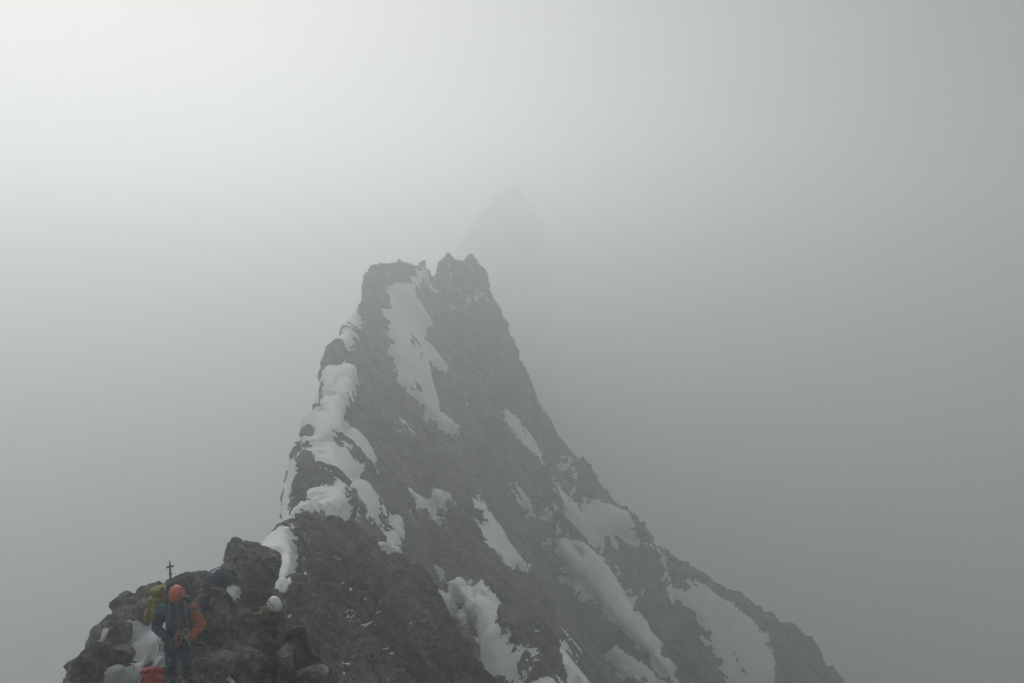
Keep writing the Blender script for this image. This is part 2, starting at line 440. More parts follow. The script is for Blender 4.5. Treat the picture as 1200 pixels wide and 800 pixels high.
B = boulder
b_ = [
 B(289, 676, 26.0, 1.55, 1.62, 1.3, 3, 'largest smooth dark boulder, standing above the snow behind the seated climber', roll=R(18), soft=5),
 B(174, 706, 22.3, .66, .72, .7, 8, 'pointed slab of grey rock behind the yellow rucksack, snow at its foot', roll=R(-14)),
 B(147, 721, 21.0, .52, .40, .6, 11, 'small rounded block overhanging the left edge of the knoll below the pointed slab', soft=8),
 B(168, 716, 20.8, .54, .50, .6, 14, 'blocky dark stone beside the rounded overhanging block, above the snow patch', roll=R(8)),
 B(134, 741, 20.2, .64, .50, .7, 17, 'stepped rock with snow along its right side, middle of the left edge', roll=R(-20)),
 B(106, 780, 19.0, .52, .80, .7, 21, 'upright squarish boulder at the outermost left corner of the knoll', roll=R(6)),
 B(146, 764, 19.5, .42, .26, .5, 24, 'dark flat rock poking out between the two snow patches', roll=R(10)),
 B(224, 687, 23.6, 1.05, .70, .8, 27, 'broad rock with curved top right behind the orange helmet, beside the small cross', roll=R(-6), soft=8),
 B(246, 684, 24.6, .62, .40, .7, 31, 'low flat-topped rock between the cross and the dark backpack', soft=12),
 B(254, 722, 22.2, .62, .78, .6, 34, 'upright rock under the crouching climber, right of the orange sleeve', roll=R(8)),
 B(282, 728, 22.2, .72, .66, .7, 38, 'angular rock left of the seated climber, with its top against the snow gap', roll=R(-10)),
 B(252, 785, 18.6, .62, .56, .6, 41, 'rough lichen grey block right of the standing climber\'s boots', roll=R(12)),
 B(290, 775, 19.2, .66, .50, .7, 44, 'cracked slab left of the seated climber\'s hanging leg', roll=R(24)),
 B(322, 772, 20.05, .74, .56, .8, 47, 'dark rock the climber in the white helmet sits on', roll=R(-6)),
 B(368, 792, 19.75, .60, .46, .7, 51, 'rock under the seated climber\'s outstretched boot', roll=R(10)),
]
# ------------------------------------------------------------------ people
def cloth_mat(name, c, rough=.75, var=.25, scale=22, sheen=.2):
    m, nt, b = new_mat(name)
    g = N(nt, 'ShaderNodeTexCoord')
    n = N(nt, 'ShaderNodeTexNoise', Scale=scale, Detail=5.0, Roughness=.6)
    nt.links.new(g.outputs['Object'], n.inputs['Vector'])
    nt.links.new(ramp(nt, n.outputs['Fac'], [(.3, tuple(x * (1 - var) for x in c)), (.7, tuple(min(1, x * (1 + var)) for x in c))]), b.inputs['Base Color'])
    b.inputs['Roughness'].default_value = rough
    b.inputs['Sheen Weight'].default_value = sheen
    bp = N(nt, 'ShaderNodeBump', Strength=.35, Distance=.01); nt.links.new(n.outputs['Fac'], bp.inputs['Height'])
    nt.links.new(bp.outputs[0], b.inputs['Normal'])
    return m
C = {k: cloth_mat(k + '_cloth', *v) for k, v in dict(
    blue=((.042, .12, .185),), navy=((.024, .038, .075),), orange=((.36, .095, .04),), black=((.008, .009, .010),), charcoal=((.03, .032, .036),),
    brown=((.075, .042, .024),), darkgreen=((.03, .045, .042),), yellow=((.26, .20, .045),), red=((.40, .035, .045),), trouser_blue=((.034, .075, .14),), slate=((.045, .05, .062),),
    pinkgrey=((.30, .26, .26),), olive=((.16, .15, .05),)).items()}
M_SKIN = cloth_mat('skin', (.50, .30, .22), .55, .08, 30, 0)
M_ORANGE_SHELL = cloth_mat('orange_shell', (.58, .12, .05), .45, .12, 6, 0)
M_WHITE_SHELL = cloth_mat('white_shell', (.74, .75, .77), .35, .06, 6, 0)
M_BLACK = cloth_mat('black_rubber', (.012, .012, .013), .6, .2, 30, 0)
M_ROPE = cloth_mat('rope_sheath', (.42, .15, .12), .8, .4, 90, 0)
M_STEEL, _nt, _b = new_mat('steel'); _b.inputs['Base Color'].default_value = (.5, .51, .52, 1); _b.inputs['Metallic'].default_value = 1; _b.inputs['Roughness'].default_value = .35
M_IRON, _nt, _b = new_mat('wrought_iron'); _b.inputs['Base Color'].default_value = (.03, .028, .027, 1); _b.inputs['Metallic'].default_value = .4; _b.inputs['Roughness'].default_value = .6
M_EYE, _nt, _b = new_mat('eye'); _b.inputs['Base Color'].default_value = (.03, .02, .015, 1); _b.inputs['Roughness'].default_value = .15

def V(a): return Vector(tuple(float(c) for c in a))

def cone_caps(bm, p0, r0, p1, r1, flat=1.0, side=None, seg=14):
    "a rounded tapered limb from p0 to p1; flat squeezes it across the direction 'side'"
    p0, p1 = V(p0), V(p1); ax = p1 - p0; L = ax.length
    if L < 1e-6: ax = Vector((0, 0, 1)); L = 1e-6
    ax = ax.normalized()
    s = V(side) if side is not None else (Vector((1, 0, 0)) if abs(ax.x) < .8 else Vector((0, 1, 0)))
    s = (s - ax * s.dot(ax)).normalized(); t = ax.cross(s)
    rings = []
    prof = [(p0, r0, -math.cos(a) * r0, math.sin(a)) for a in (.35, .75, 1.15, 1.57)] + [(p1, r1, math.cos(a) * r1, math.sin(a)) for a in (1.57, 1.15, .75, .35)]
    for c, r, off, k in prof:
        ctr = c + ax * off
        rings.append([bm.verts.new(ctr + (s * math.cos(2 * math.pi * i / seg) + t * math.sin(2 * math.pi * i / seg) * flat) * r * k) for i in range(seg)])
    a0, a1 = bm.verts.new(p0 - ax * r0), bm.verts.new(p1 + ax * r1)
    for i in range(seg):
        j = (i + 1) % seg
        bm.faces.new((a0, rings[0][j], rings[0][i])); bm.faces.new((a1, rings[-1][i], rings[-1][j]))
        for ra, rb in zip(rings[:-1], rings[1:]): bm.faces.new((ra[i], ra[j], rb[j], rb[i]))

def ball(bm, c, r, rot=None):
    g = bmesh.ops.create_uvsphere(bm, u_segments=20, v_segments=14, radius=1)
    for v in g['verts']:
        q = Vector((v.co.x * r[0], v.co.y * r[1], v.co.z * r[2]))
        if rot is not None: q = rot @ q
        v.co = q + V(c)

def fuse(name, bm, mat, origin, parent=None, voxel=.012, smooth=5, wrinkle=0.0, wscale=9.0, seed=1):
    "one continuous skin over the overlapping shapes in bm"
    bmesh.ops.recalc_face_normals(bm, faces=bm.faces)
    me = bpy.data.meshes.new(name + '_raw'); bm.to_mesh(me); bm.free()
    o = bpy.data.objects.new(name, me); col.objects.link(o)
    md = o.modifiers.new('r', 'REMESH'); md.mode = 'VOXEL'; md.voxel_size = voxel
    if smooth: ms = o.modifiers.new('s', 'SMOOTH'); ms.factor = .5; ms.iterations = smooth
    dg = bpy.context.evaluated_depsgraph_get()
    m2 = bpy.data.meshes.new_from_object(o.evaluated_get(dg))
    o.modifiers.clear(); o.data = m2; m2.name = name; bpy.data.meshes.remove(me)
    n = len(m2.vertices); co = np.zeros(n * 3, np.float32); no = np.zeros(n * 3, np.float32)
    m2.vertices.foreach_get('co', co); m2.vertices.foreach_get('normal', no)
    co = co.reshape(-1, 3); no = no.reshape(-1, 3)
    if wrinkle:
        f = fbm(co[:, 0] * wscale, co[:, 1] * wscale, co[:, 2] * wscale * 1.9, seed, 3)
        co = co + no * ((1 - 2 * np.abs(f)) * wrinkle)[:, None]
    co = co - np.array(origin, np.float32)
    m2.vertices.foreach_set('co', np.ascontiguousarray(co, np.float32).ravel())
    m2.polygons.foreach_set('use_smooth', np.ones(len(m2.polygons), bool))
    m2.materials.clear(); m2.materials.append(mat)
    m2.update()
    if parent is None: o.location = V(origin)
    else: o.parent = parent
    return o

def plain(name, bm, mat, origin, parent=None, smooth=True, mats=None):
    me = bpy.data.meshes.new(name)
    bmesh.ops.recalc_face_normals(bm, faces=bm.faces)
    for v in bm.verts: v.co -= V(origin)
    for f in bm.faces: f.smooth = smooth
    bm.to_mesh(me); bm.free()
    for m in (mats or [mat]): me.materials.append(m)
    o = bpy.data.objects.new(name, me); col.objects.link(o)
    if parent is None: o.location = V(origin)
    else: o.parent = parent
    return o

def tube(bm, pts, r, seg=8):
    pts = [V(p) for p in pts]; prev = None
    t0 = (pts[1] - pts[0]).normalized(); s = t0.orthogonal().normalized()
    for i, p in enumerate(pts):
        t = (pts[min(i + 1, len(pts) - 1)] - pts[max(i - 1, 0)]).normalized()
        s = (s - t * s.dot(t)).normalized(); u = t.cross(s)
        ring = [bm.verts.new(p + (s * math.cos(2 * math.pi * k / seg) + u * math.sin(2 * math.pi * k / seg)) * r) for k in range(seg)]
        if prev:
            for k in range(seg): bm.faces.new((prev[k], prev[(k + 1) % seg], ring[(k + 1) % seg], ring[k]))
        prev = ring

def spline(pts, n=10):
    pts = [V(p) for p in pts]; out = []
    for i in range(len(pts) - 1):
        p0, p1, p2, p3 = pts[max(i - 1, 0)], pts[i], pts[i + 1], pts[min(i + 2, len(pts) - 1)]
        for k in range(n):
            t = k / n
            out.append(.5 * ((2 * p1) + (p2 - p0) * t + (2 * p0 - 5 * p1 + 4 * p2 - p3) * t * t + (3 * p1 - p0 - 3 * p2 + p3) * t ** 3))
    return out + [pts[-1]]

def rbox(bm, c, size, rot=None, bev=.03):
    g = bmesh.ops.create_cube(bm, size=1); vs = g['verts']
    for v in vs: v.co = Vector((v.co.x * size[0], v.co.y * size[1], v.co.z * size[2]))
    es = list({e for v in vs for e in v.link_edges})
    if bev: vs = list({v for f in bmesh.ops.bevel(bm, geom=es, offset=bev, segments=3, affect='EDGES')['faces'] for v in f.verts} | {v for v in vs if v.is_valid})
    for v in vs:
        q = v.co.copy()
        if rot is not None: q = rot @ q
        v.co = q + V(c)

def hand_shapes(bm, wrist, aim, palm_dir, thumb_side, s=1.0, curl=.55):
    "palm, four unequal curled fingers and a thumb from the side of the palm"
    w, a = V(wrist), V(aim).normalized(); pn = V(palm_dir); pn = (pn - a * pn.dot(a)).normalized()
    lat = a.cross(pn) * thumb_side
    for k in (-1.2, 0, 1.2):
        cone_caps(bm, w + lat * .010 * k * s, .022 * s, w + a * .085 * s + lat * .020 * k * s, .017 * s, seg=10)
    for k, L in zip((1.5, .5, -.5, -1.5), (.072, .082, .076, .058)):
        p = w + a * .088 * s + lat * .0185 * k * s; d = a.copy(); r = .0105 * s
        for j, f in enumerate((.45, .32, .23)):
            d = (d * math.cos(curl) + pn * math.sin(curl)).normalized()
            q = p + d * L * f * s
            cone_caps(bm, p, r, q, r * .9, seg=8); p = q; r *= .9
    p = w + a * .03 * s + lat * .026 * s; d = (a * .6 + lat * .7 + pn * .35).normalized(); r = .013 * s
    for j, f in enumerate((.04, .032, .026)):
        q = p + d * f * s; cone_caps(bm, p, r, q, r * .9, seg=8); p = q; r *= .9
        d = (d + a * .35 + pn * .25 - lat * .25).normalized()

def head_shapes(bm, c, up, fwd, s=1.0):
    u = V(up).normalized(); f = V(fwd); f = (f - u * f.dot(u)).normalized(); r = f.cross(u)
    Rm = Matrix((r, f, u)).transposed()
    P_ = lambda x, y, z: V(c) + Rm @ (Vector((x, y, z)) * s)
    ball(bm, P_(0, -.005, .03), (.076 * s, .095 * s, .095 * s), Rm)
    ball(bm, P_(0, .018, -.045), (.058 * s, .068 * s, .072 * s), Rm)
    cone_caps(bm, P_(0, .078, -.085), .022 * s, P_(0, .07, -.075), .024 * s)                      # chin
    cone_caps(bm, P_(0, .088, .012), .009 * s, P_(0, .108, -.028), .016 * s)                      # nose
    for k in (-1, 1):
        cone_caps(bm, P_(.012 * k, .084, .026), .012 * s, P_(.048 * k, .072, .026), .011 * s)     # brow
        cone_caps(bm, P_(.045 * k, .060, -.015), .020 * s, P_(.040 * k, .058, -.03), .020 * s)    # cheek
        ball(bm, P_(.078 * k, -.005, -.005), (.012 * s, .022 * s, .032 * s), Rm)                  # ear
    cone_caps(bm, P_(-.02, .083, -.056), .009 * s, P_(.02, .083, -.056), .009 * s)                # lips
    cone_caps(bm, P_(-.016, .082, -.066), .009 * s, P_(.016, .082, -.066), .009 * s)
    return P_, Rm

def person(J, label, base, head_up, head_fwd, cloth, s=1.0):
    """J: joint -> world point. One body mesh, clothes as its children."""
    side = (V(J['sl']) - V(J['sr']))
    O = V(base)
    bm = bmesh.new()
    def limb(bm_, a, ra, b, rb, **k): cone_caps(bm_, J[a], ra * s, J[b], rb * s, **k)
    def trunk(bm_, e):
        cone_caps(bm_, J['pelvis'], (.155 + e) * s, J['waist'], (.145 + e) * s, flat=.72, side=side, seg=20)
        cone_caps(bm_, J['waist'], (.145 + e) * s, J['chest'], (.165 + e) * s, flat=.72, side=side, seg=20)
        up = (V(J['neck']) - V(J['chest']))
        for k in ('sl', 'sr'):
            cone_caps(bm_, V(J['chest']) + up * .3, (.11 + e) * s, J[k], (.066 + e) * s)
    def arm(bm_, k, e):
        limb(bm_, 's' + k, .062 + e, 'e' + k, .047 + e); limb(bm_, 'e' + k, .047 + e, 'w' + k, .033 + e)
    def leg(bm_, k, e, upto=1.0):
        limb(bm_, 'h' + k, .095 + e, 'k' + k, .062 + e)
        m = V(J['k' + k]).lerp(V(J['a' + k]), .35 * upto + 0)
        cone_caps(bm_, J['k' + k], (.060 + e) * s, m, (.060 + e) * s); cone_caps(bm_, m, (.060 + e) * s, V(J['k' + k]).lerp(V(J['a' + k]), upto), (.042 + e) * s)
    trunk(bm, 0)
    limb(bm, 'chest', .07, 'neck', .058); limb(bm, 'neck', .058, 'head', .056)
    P_, Rm = head_shapes(bm, J['head'], head_up, head_fwd, s)
    for k in 'lr':
        arm(bm, k, 0); leg(bm, k, 0)
        limb(bm, 'a' + k, .042, 't' + k, .036)
        hand_shapes(bm, J['w' + k], V(J['g' + k]) - V(J['w' + k]), J['palm' + k], 1 if k == 'l' else -1, s, J.get('curl', .55))
    body = fuse('person', bm, M_SKIN, O, None, .009, 3)
    tag(body, label, 'person')
    for k in (-1, 1):
        e = bmesh.new(); ball(e, P_(.031 * k, .082, .004), (.0125 * s,) * 3); plain('eye', e, M_EYE, O, body)
    # jacket with collar
    j = bmesh.new(); trunk(j, .035)
    cone_caps(j, J['pelvis'], .185 * s, V(J['pelvis']).lerp(V(J['waist']), .5), .182 * s, flat=.76, side=side, seg=20)
    cone_caps(j, V(J['chest']).lerp(V(J['neck']), .5), .10 * s, V(J['neck']).lerp(V(J['head']), .15), .080 * s)
    for k in 'lr':
        if not cloth.get('sleeve_' + k): arm(j, k, .03)
    fuse('jacket', j, cloth['jacket'], O, body, .010, 3, .017, 6.5, 31)
    for k in 'lr':
        if cloth.get('sleeve_' + k):
            j = bmesh.new(); arm(j, k, .032)
            cone_caps(j, J['s' + k], .098 * s, V(J['s' + k]).lerp(V(J['e' + k]), .2), .092 * s)
            fuse('sleeve', j, cloth['sleeve_' + k], O, body, .010, 3, .016, 10, 37)
    for k in 'lr':
        if cloth.get('cuff_' + k):
            j = bmesh.new(); cone_caps(j, V(J['e' + k]).lerp(V(J['w' + k]), .35), .080 * s, J['w' + k], .066 * s)
            fuse('cuff', j, cloth['cuff_' + k], O, body, .009, 3, .008, 12, 39)
    # trousers
    t = bmesh.new(); cone_caps(t, J['pelvis'], .170 * s, V(J['pelvis']).lerp(V(J['waist']), .35), .165 * s, flat=.78, side=side, seg=20)
    for k in 'lr': leg(t, k, .024, .92)
    fuse('trousers', t, cloth['trousers'], O, body, .010, 3, .014, 8, 41)
    if cloth.get('gaiters'):
        for k in 'lr':
            t = bmesh.new(); m = V(J['k' + k]).lerp(V(J['a' + k]), .25)
            cone_caps(t, m, .092 * s, J['a' + k], .075 * s); fuse('gaiter', t, cloth['gaiters'], O, body, .011, 4, .006, 10, 43)
    for k in 'lr':
        b = bmesh.new()
        A_, T_ = V(J['a' + k]), V(J['t' + k]); sh = (V(J['k' + k]) - A_).normalized()
        cone_caps(b, A_ + sh * .12, .062 * s, A_, .060 * s); cone_caps(b, A_, .060 * s, T_, .048 * s, flat=.9)
        bo = fuse('boot', b, cloth.get('boots', C['black']), O, body, .009, 3)
        b = bmesh.new(); f = (T_ - A_).normalized(); dn = -(sh - f * sh.dot(f)).normalized()
        cone_caps(b, A_ - f * .035 + dn * .055, .042 * s, T_ + f * .02 + dn * .045, .040 * s, flat=.42, side=f.cross(dn)); plain('sole', b, M_BLACK, O, bo)
        g = bmesh.new(); hand_shapes(g, J['w' + k], V(J['g' + k]) - V(J['w' + k]), J['palm' + k], 1 if k == 'l' else -1, s * 1.14, J.get('curl', .55))
        cone_caps(g, V(J['w' + k]).lerp(V(J['e' + k]), .22), .050 * s, J['w' + k], .036 * s)
        fuse('glove', g, cloth.get('gloves', C['black']), O, body, .0055, 1)
    return body, P_, Rm

def helmet(parent, P_, Rm, O, shell, s=1.0, vents=True, lamp=False):
    bm = bmesh.new()
    bmesh.ops.create_uvsphere(bm, u_segments=40, v_segments=28, radius=1)
    kill = [v for v in bm.verts if v.co.z < -.12 - .16 * max(0, -v.co.y) + .10 * max(0, v.co.y)]
    bmesh.ops.delete(bm, geom=kill, context='VERTS')
    slot = []
    for f in bm.faces:
        c = f.calc_center_median(); az = math.degrees(math.atan2(abs(c.x), c.y))
        if vents and (.30 < c.z < .62) and any(abs(az - a) < 7 for a in (48, 78, 108, 138)): f.material_index = 1; slot.append(f)
    for v in bm.verts:                         # ridge lines pressed into the shell
        az = math.atan2(v.co.x, v.co.y)
        k = 1 + .022 * math.cos(6 * az) * (1 - abs(v.co.z))
        v.co = Vector((v.co.x * .112 * k, v.co.y * .137 * k, v.co.z * .118))
    for f in slot:
        for v in f.verts: v.co *= .985
    r = bmesh.ops.extrude_edge_only(bm, edges=[e for e in bm.edges if e.is_boundary])
    for v in [g for g in r['geom'] if isinstance(g, bmesh.types.BMVert)]: v.co = Vector((v.co.x * 1.05, v.co.y * 1.06, v.co.z - .012))
    r = bmesh.ops.extrude_edge_only(bm, edges=[e for e in bm.edges if e.is_boundary])
    for v in [g for g in r['geom'] if isinstance(g, bmesh.types.BMVert)]: v.co = Vector((v.co.x * .90, v.co.y * .90, v.co.z + .004))
    for v in bm.verts: v.co = P_(*(v.co * s + Vector((0, .0, .045))))
    h = plain('helmet', bm, shell, O, parent, True, [shell, M_BLACK])
    b = bmesh.new()
    for k in (-1, 1): tube(b, spline([P_(.088 * k, .02, .03), P_(.082 * k, .03, -.03), P_(.055 * k, .05, -.085), P_(0, .068, -.112)], 5), .006 * s)
    plain('chin_strap', b, M_BLACK, O, h)
    if lamp:
        b = bmesh.new(); rbox(b, P_(0, .150, .075), (.055, .03, .038), Rm, .008); plain('headlamp', b, C['charcoal'], O, h)
    return h

def harness(body, J, O, s=1.0, mat=None):
    bm = bmesh.new(); side = (V(J['sl']) - V(J['sr'])).normalized()
    def ring(c, ax, rx, ry, n=28, r=.020):
        ax = V(ax).normalized(); sx = (side - ax * side.dot(ax)).normalized(); sy = ax.cross(sx)
        tube(bm, [V(c) + sx * rx * math.cos(2 * math.pi * i / n) + sy * ry * math.sin(2 * math.pi * i / n) for i in range(n + 1)], r)
    ring(V(J['pelvis']).lerp(V(J['waist']), .45), V(J['waist']) - V(J['pelvis']), .19 * s, .152 * s)
    for k in 'lr': ring(V(J['h' + k]).lerp(V(J['k' + k]), .32), V(J['k' + k]) - V(J['h' + k]), .118 * s, .118 * s, r=.016)
    return plain('harness', bm, mat or C['charcoal'], O, body)

def rucksack(center, right, up, out, size, mats, label, name='rucksack', straps=True):
    "body, lid, pockets, straps; 'out' points away from the wearer"
    Rm = Matrix((V(right).normalized(), V(out).normalized(), V(up).normalized())).transposed()
    W, D_, H = size; c = V(center)
    at_ = lambda x, y, z: c + Rm @ Vector((x * W, y * D_, z * H))
    bm = bmesh.new()
    rbox(bm, at_(0, 0, 0), (W, D_, H), Rm, min(W, D_) * .28)
    ball(bm, at_(0, .15, -.18), (W * .50, D_ * .52, H * .34), Rm); ball(bm, at_(0, .1, .2), (W * .48, D_ * .50, H * .32), Rm)
    e = bpy.data.objects.new(name, None); e.location = c; e.empty_display_size = .2; col.objects.link(e)
    tag(e, label, 'rucksack')
    fuse('bag', bm, mats[0], c, e, .012, 4, .010, 9, 61)
    bm = bmesh.new(); ball(bm, at_(0, .05, .56), (W * .50, D_ * .56, H * .15), Rm); ball(bm, at_(0, .18, .52), (W * .40, D_ * .50, H * .13), Rm)
    lid = fuse('lid', bm, mats[1], c, e, .011, 4, .008, 10, 67)
    bm = bmesh.new(); tube(bm, spline([at_(-.12, -.42, .55), at_(0, -.52, .72), at_(.12, -.42, .55)], 6), .009); plain('haul_loop', bm, M_BLACK, c, e)
    for k in (-1, 1):
        bm = bmesh.new(); ball(bm, at_(.50 * k, .05, -.22), (W * .14, D_ * .36, H * .24), Rm); fuse('side_pocket', bm, mats[1], c, e, .010, 3)
        bm = bmesh.new(); tube(bm, spline([at_(.22 * k, .56, .50), at_(.22 * k, .72, .1), at_(.22 * k, .66, -.40)], 8), .009); plain('compression_strap', bm, M_BLACK, c, e)
    return e, at_

# -- the standing climber in blue, sorting his rope
DA = 18.0
def a_(px, py, d=0.0): return at(px, py, DA + d)
JA = dict(pelvis=a_(207.5, 752, .06), waist=a_(207.5, 738, .05), chest=a_(207.5, 720, .06), neck=a_(208, 706, .04), head=a_(207.5, 697, -.10),
          sl=a_(225, 713, .04), sr=a_(190.5, 713, .04), el=a_(236, 731, .02), er=a_(183, 735, .04), wl=a_(224, 746, -.24), wr=a_(196, 748, -.24),
          gl=a_(216, 748, -.32), gr=a_(204, 749, -.32), palml=(0, .5, -1), palmr=(0, .5, -1),
          hl=a_(214.5, 756, .06), hr=a_(200.5, 756, .06), kl=a_(219, 775, -.02), kr=a_(200, 776, -.02), al=a_(221, 793, .10), ar=a_(202, 794, .06), tl=a_(223.5, 798, -.10), tr=a_(202, 799, -.14), curl=.6)
OA = a_(210, 800, .05)
pa, PA, RA = person(JA, 'climber in a blue jacket with orange sleeve and orange helmet, standing, looking down', OA, (-.05, -.62, .78), (.06, -.78, -.62),
                    dict(jacket=C['blue'], sleeve_l=C['orange'], sleeve_r=C['navy'], trousers=C['trouser_blue'], gaiters=C['charcoal'], gloves=C['charcoal']), .96)
helmet(pa, PA, RA, OA, M_ORANGE_SHELL, 1.14, True)
harness(pa, JA, OA, .98)
b = bmesh.new(); tube(b, spline([a_(207.5, 711, -.10), a_(208.5, 722, -.135), a_(209.5, 733, -.15), a_(209.5, 742, -.15)], 6), .009); plain('zip', b, C['orange'], OA, pa)
b = bmesh.new()
for k, px in ((-1, 199), (1, 217)): tube(b, spline([a_(px - 1 * k, 703, .08), a_(px, 708, -.09), a_(px + .5 * k, 722, -.145), a_(px + 4 * k, 736, -.10)], 8), .018)
hood = bmesh.new()
cone_caps(hood, a_(198, 703, .10), .075, a_(219, 703, .10), .075); cone_caps(hood, a_(198, 700, .06), .07, a_(199, 686, .10), .06); cone_caps(hood, a_(199, 686, .10), .06, a_(207, 682, .17), .06)
fuse('hood', hood, C['darkgreen'], OA, pa, .011, 5, .008, 11, 71)
pk, _at = rucksack(a_(188, 711, .30), (1, .35, .05), (.06, .12, 1), (-.35, 1, .1), (.40, .26, .50), (C['yellow'], C['yellow']), 'yellow olive rucksack on the back of the climber in the orange helmet')
plain('shoulder_strap', b, C['olive'], pk.location, pk)

# -- the climber behind him, bent forward over the rock under a dark pack
DB = 22.2
def c_(px, py, d=0.0): return at(px, py, DB + d)
JB = dict(pelvis=c_(236, 706, .05), waist=c_(244, 699, .05), chest=c_(255, 690, .05), neck=c_(263, 682, .05), head=c_(270, 674, .06),
          sl=c_(256, 690, .24), sr=c_(258, 693, -.16), el=c_(268, 702, .30), er=c_(256, 697, -.30), wl=c_(276, 712, .22), wr=c_(249, 707, -.34),
          gl=c_(279, 718, .20), gr=c_(247, 713, -.36), palml=(0, 0, -1), palmr=(0, .6, -1),
          hl=c_(234, 708, .16), hr=c_(235, 709, -.06), kl=c_(246, 728, .10), kr=c_(238, 730, -.24), al=c_(238, 750, .22), ar=c_(229, 752, -.14), tl=c_(247, 754, .20), tr=c_(238, 757, -.20))
OB = c_(236, 757, .1)
pb, PB, RB = person(JB, 'crouching climber in dark clothes with one orange cuff, bent forward over the rock', OB, (.75, .1, .66), (.66, -.1, -.75),
                    dict(jacket=C['charcoal'], cuff_r=C['orange'], trousers=C['slate'], gloves=C['black']), .96)
b = bmesh.new(); ball(b, PB(0, -.01, .05), (.100, .112, .105), RB); hat = fuse('hat', b, C['navy'], OB, pb, .009, 3, .004, 14, 75)
b = bmesh.new(); tube(b, [PB(.098 * math.cos(t), -.01 + .11 * math.sin(t), .015) for t in np.linspace(0, 2 * math.pi, 33)], .016); plain('hat_brim', b, C['black'], OB, hat)
harness(pb, JB, OB, 1.0)
pk2, at2 = rucksack(c_(254, 681, -.02), (.04, 1, 0), (.86, 0, .50), (-.50, .0, .86), (.44, .34, .50), (C['navy'], C['slate']), 'dark navy rucksack on the back of the crouching climber')
b = bmesh.new(); tube(b, spline([c_(233, 692, -.24), c_(243, 689, -.26), c_(254, 689, -.26), c_(263, 690, -.22)], 8), .020); plain('hip_belt', b, C['pinkgrey'], pk2.location, pk2)

# -- the seated climber in the white helmet
DC = 19.35
def s_(px, py, d=0.0): return at(px, py, DC + d)
JC = dict(pelvis=s_(316, 748, .12), waist=s_(315, 738, .10), chest=s_(316, 725, .04), neck=s_(318, 715, -.04), head=s_(321.5, 709, -.14),
          sl=s_(329, 720, .0), sr=s_(304.5, 721, .02), el=s_(332, 738, -.14), er=s_(304, 741, -.12), wl=s_(327, 751, -.30), wr=s_(319, 753, -.32),
          gl=s_(321, 754, -.38), gr=s_(326, 757, -.36), palml=(-.4, .8, -.5), palmr=(.4, .8, -.5),
          hl=s_(322, 748, .06), hr=s_(313, 751, .0), kl=s_(353, 739, -.22), kr=s_(321, 770, -.42), al=s_(363, 768, -.10), ar=s_(323, 800, -.30), tl=s_(373, 770.5, -.16), tr=s_(329, 805, -.46))
OC = s_(320, 762, .0)
pc, PC, RC = person(JC, 'climber in a white helmet and brown jacket sitting on the rock with one knee raised', OC, (.30, -.55, .78), (.50, -.55, -.66),
                    dict(jacket=C['brown'], trousers=C['black'], gloves=C['brown']), .95)
helmet(pc, PC, RC, OC, M_WHITE_SHELL, 1.12, True)
harness(pc, JC, OC, 1.0, C['navy'])
b = bmesh.new(); cone_caps(b, s_(309, 714, .10), .07, s_(326, 712, .08), .07); fuse('hood', b, C['olive'], OC, pc, .011, 4, .006, 11, 77)

# -- red rucksack at the very bottom
rk, _ = rucksack(at(177, 803, 17.2), (1, .1, .12), (-.1, .55, .8), (0, -.8, .5), (.36, .27, .40), (C['red'], C['red']), 'red rucksack lying on the snow at the feet of the climber in blue')

# -- rope and metal at his waist
b = bmesh.new()
tube(b, spline([a_(208, 745, -.19), a_(211, 742, -.36), a_(213, 746, -.40), a_(220, 748.5, -.36), a_(229, 751, -.16), a_(238, 752.5, .1), a_(243, 760, .3), a_(246, 775, .4)], 10), .010)
o = plain('climbing_rope', b, M_ROPE, a_(213, 746, -.35)); tag(o, 'taut salmon red rope running from the blue climber\'s hands to the rock on the right', 'rope')
b = bmesh.new()
tube(b, spline([a_(209, 739, -.30), a_(205, 747, -.36), a_(208, 757, -.33), a_(212, 748, -.38), a_(208.5, 738, -.3), a_(207, 748, -.36), a_(210, 756, -.34), a_(212.5, 744, -.36), a_(209, 739, -.30)], 8), .008)
o = plain('rope_coil', b, M_ROPE, a_(209, 747, -.34)); tag(o, 'short orange coil of rope held between the blue climber\'s hands', 'rope')
b = bmesh.new()
tube(b, [a_(218 + 3.2 * math.cos(t), 741 + 4.4 * math.sin(t), -.34) for t in np.linspace(0, 2 * math.pi, 25)], .006)
tube(b, spline([a_(217, 744, -.35), a_(219, 748, -.36), a_(222, 754, -.33)], 6), .010)
o = plain('carabiner', b, M_STEEL, a_(218, 741, -.34)); tag(o, 'pale steel carabiner with short sling by the blue climber\'s left hand', 'carabiner')
for i, (px, m_) in enumerate(((187, 'olive'), (189.5, 'orange'), (192, 'olive'))):
    e = bpy.data.objects.new('quickdraw', None); e.location = a_(px, 752, -.06); e.empty_display_size = .05; col.objects.link(e)
    tag(e, 'quickdraw hanging from the harness at the blue climber\'s right hip', 'quickdraw', 'quickdraws on the blue climber\'s harness')
    b = bmesh.new(); tube(b, spline([a_(px, 754, -.07), a_(px + .3, 758, -.08), a_(px - .2, 763, -.06)], 5), .011); plain('sling', b, C[m_], e.location, e)
    for cy in (751.5, 765.5):
        b = bmesh.new(); tube(b, [a_(px + 1.3 * math.cos(t), cy + 2.6 * math.sin(t), -.07) for t in np.linspace(0, 2 * math.pi, 17)], .006); plain('clip', b, M_STEEL, e.location, e)

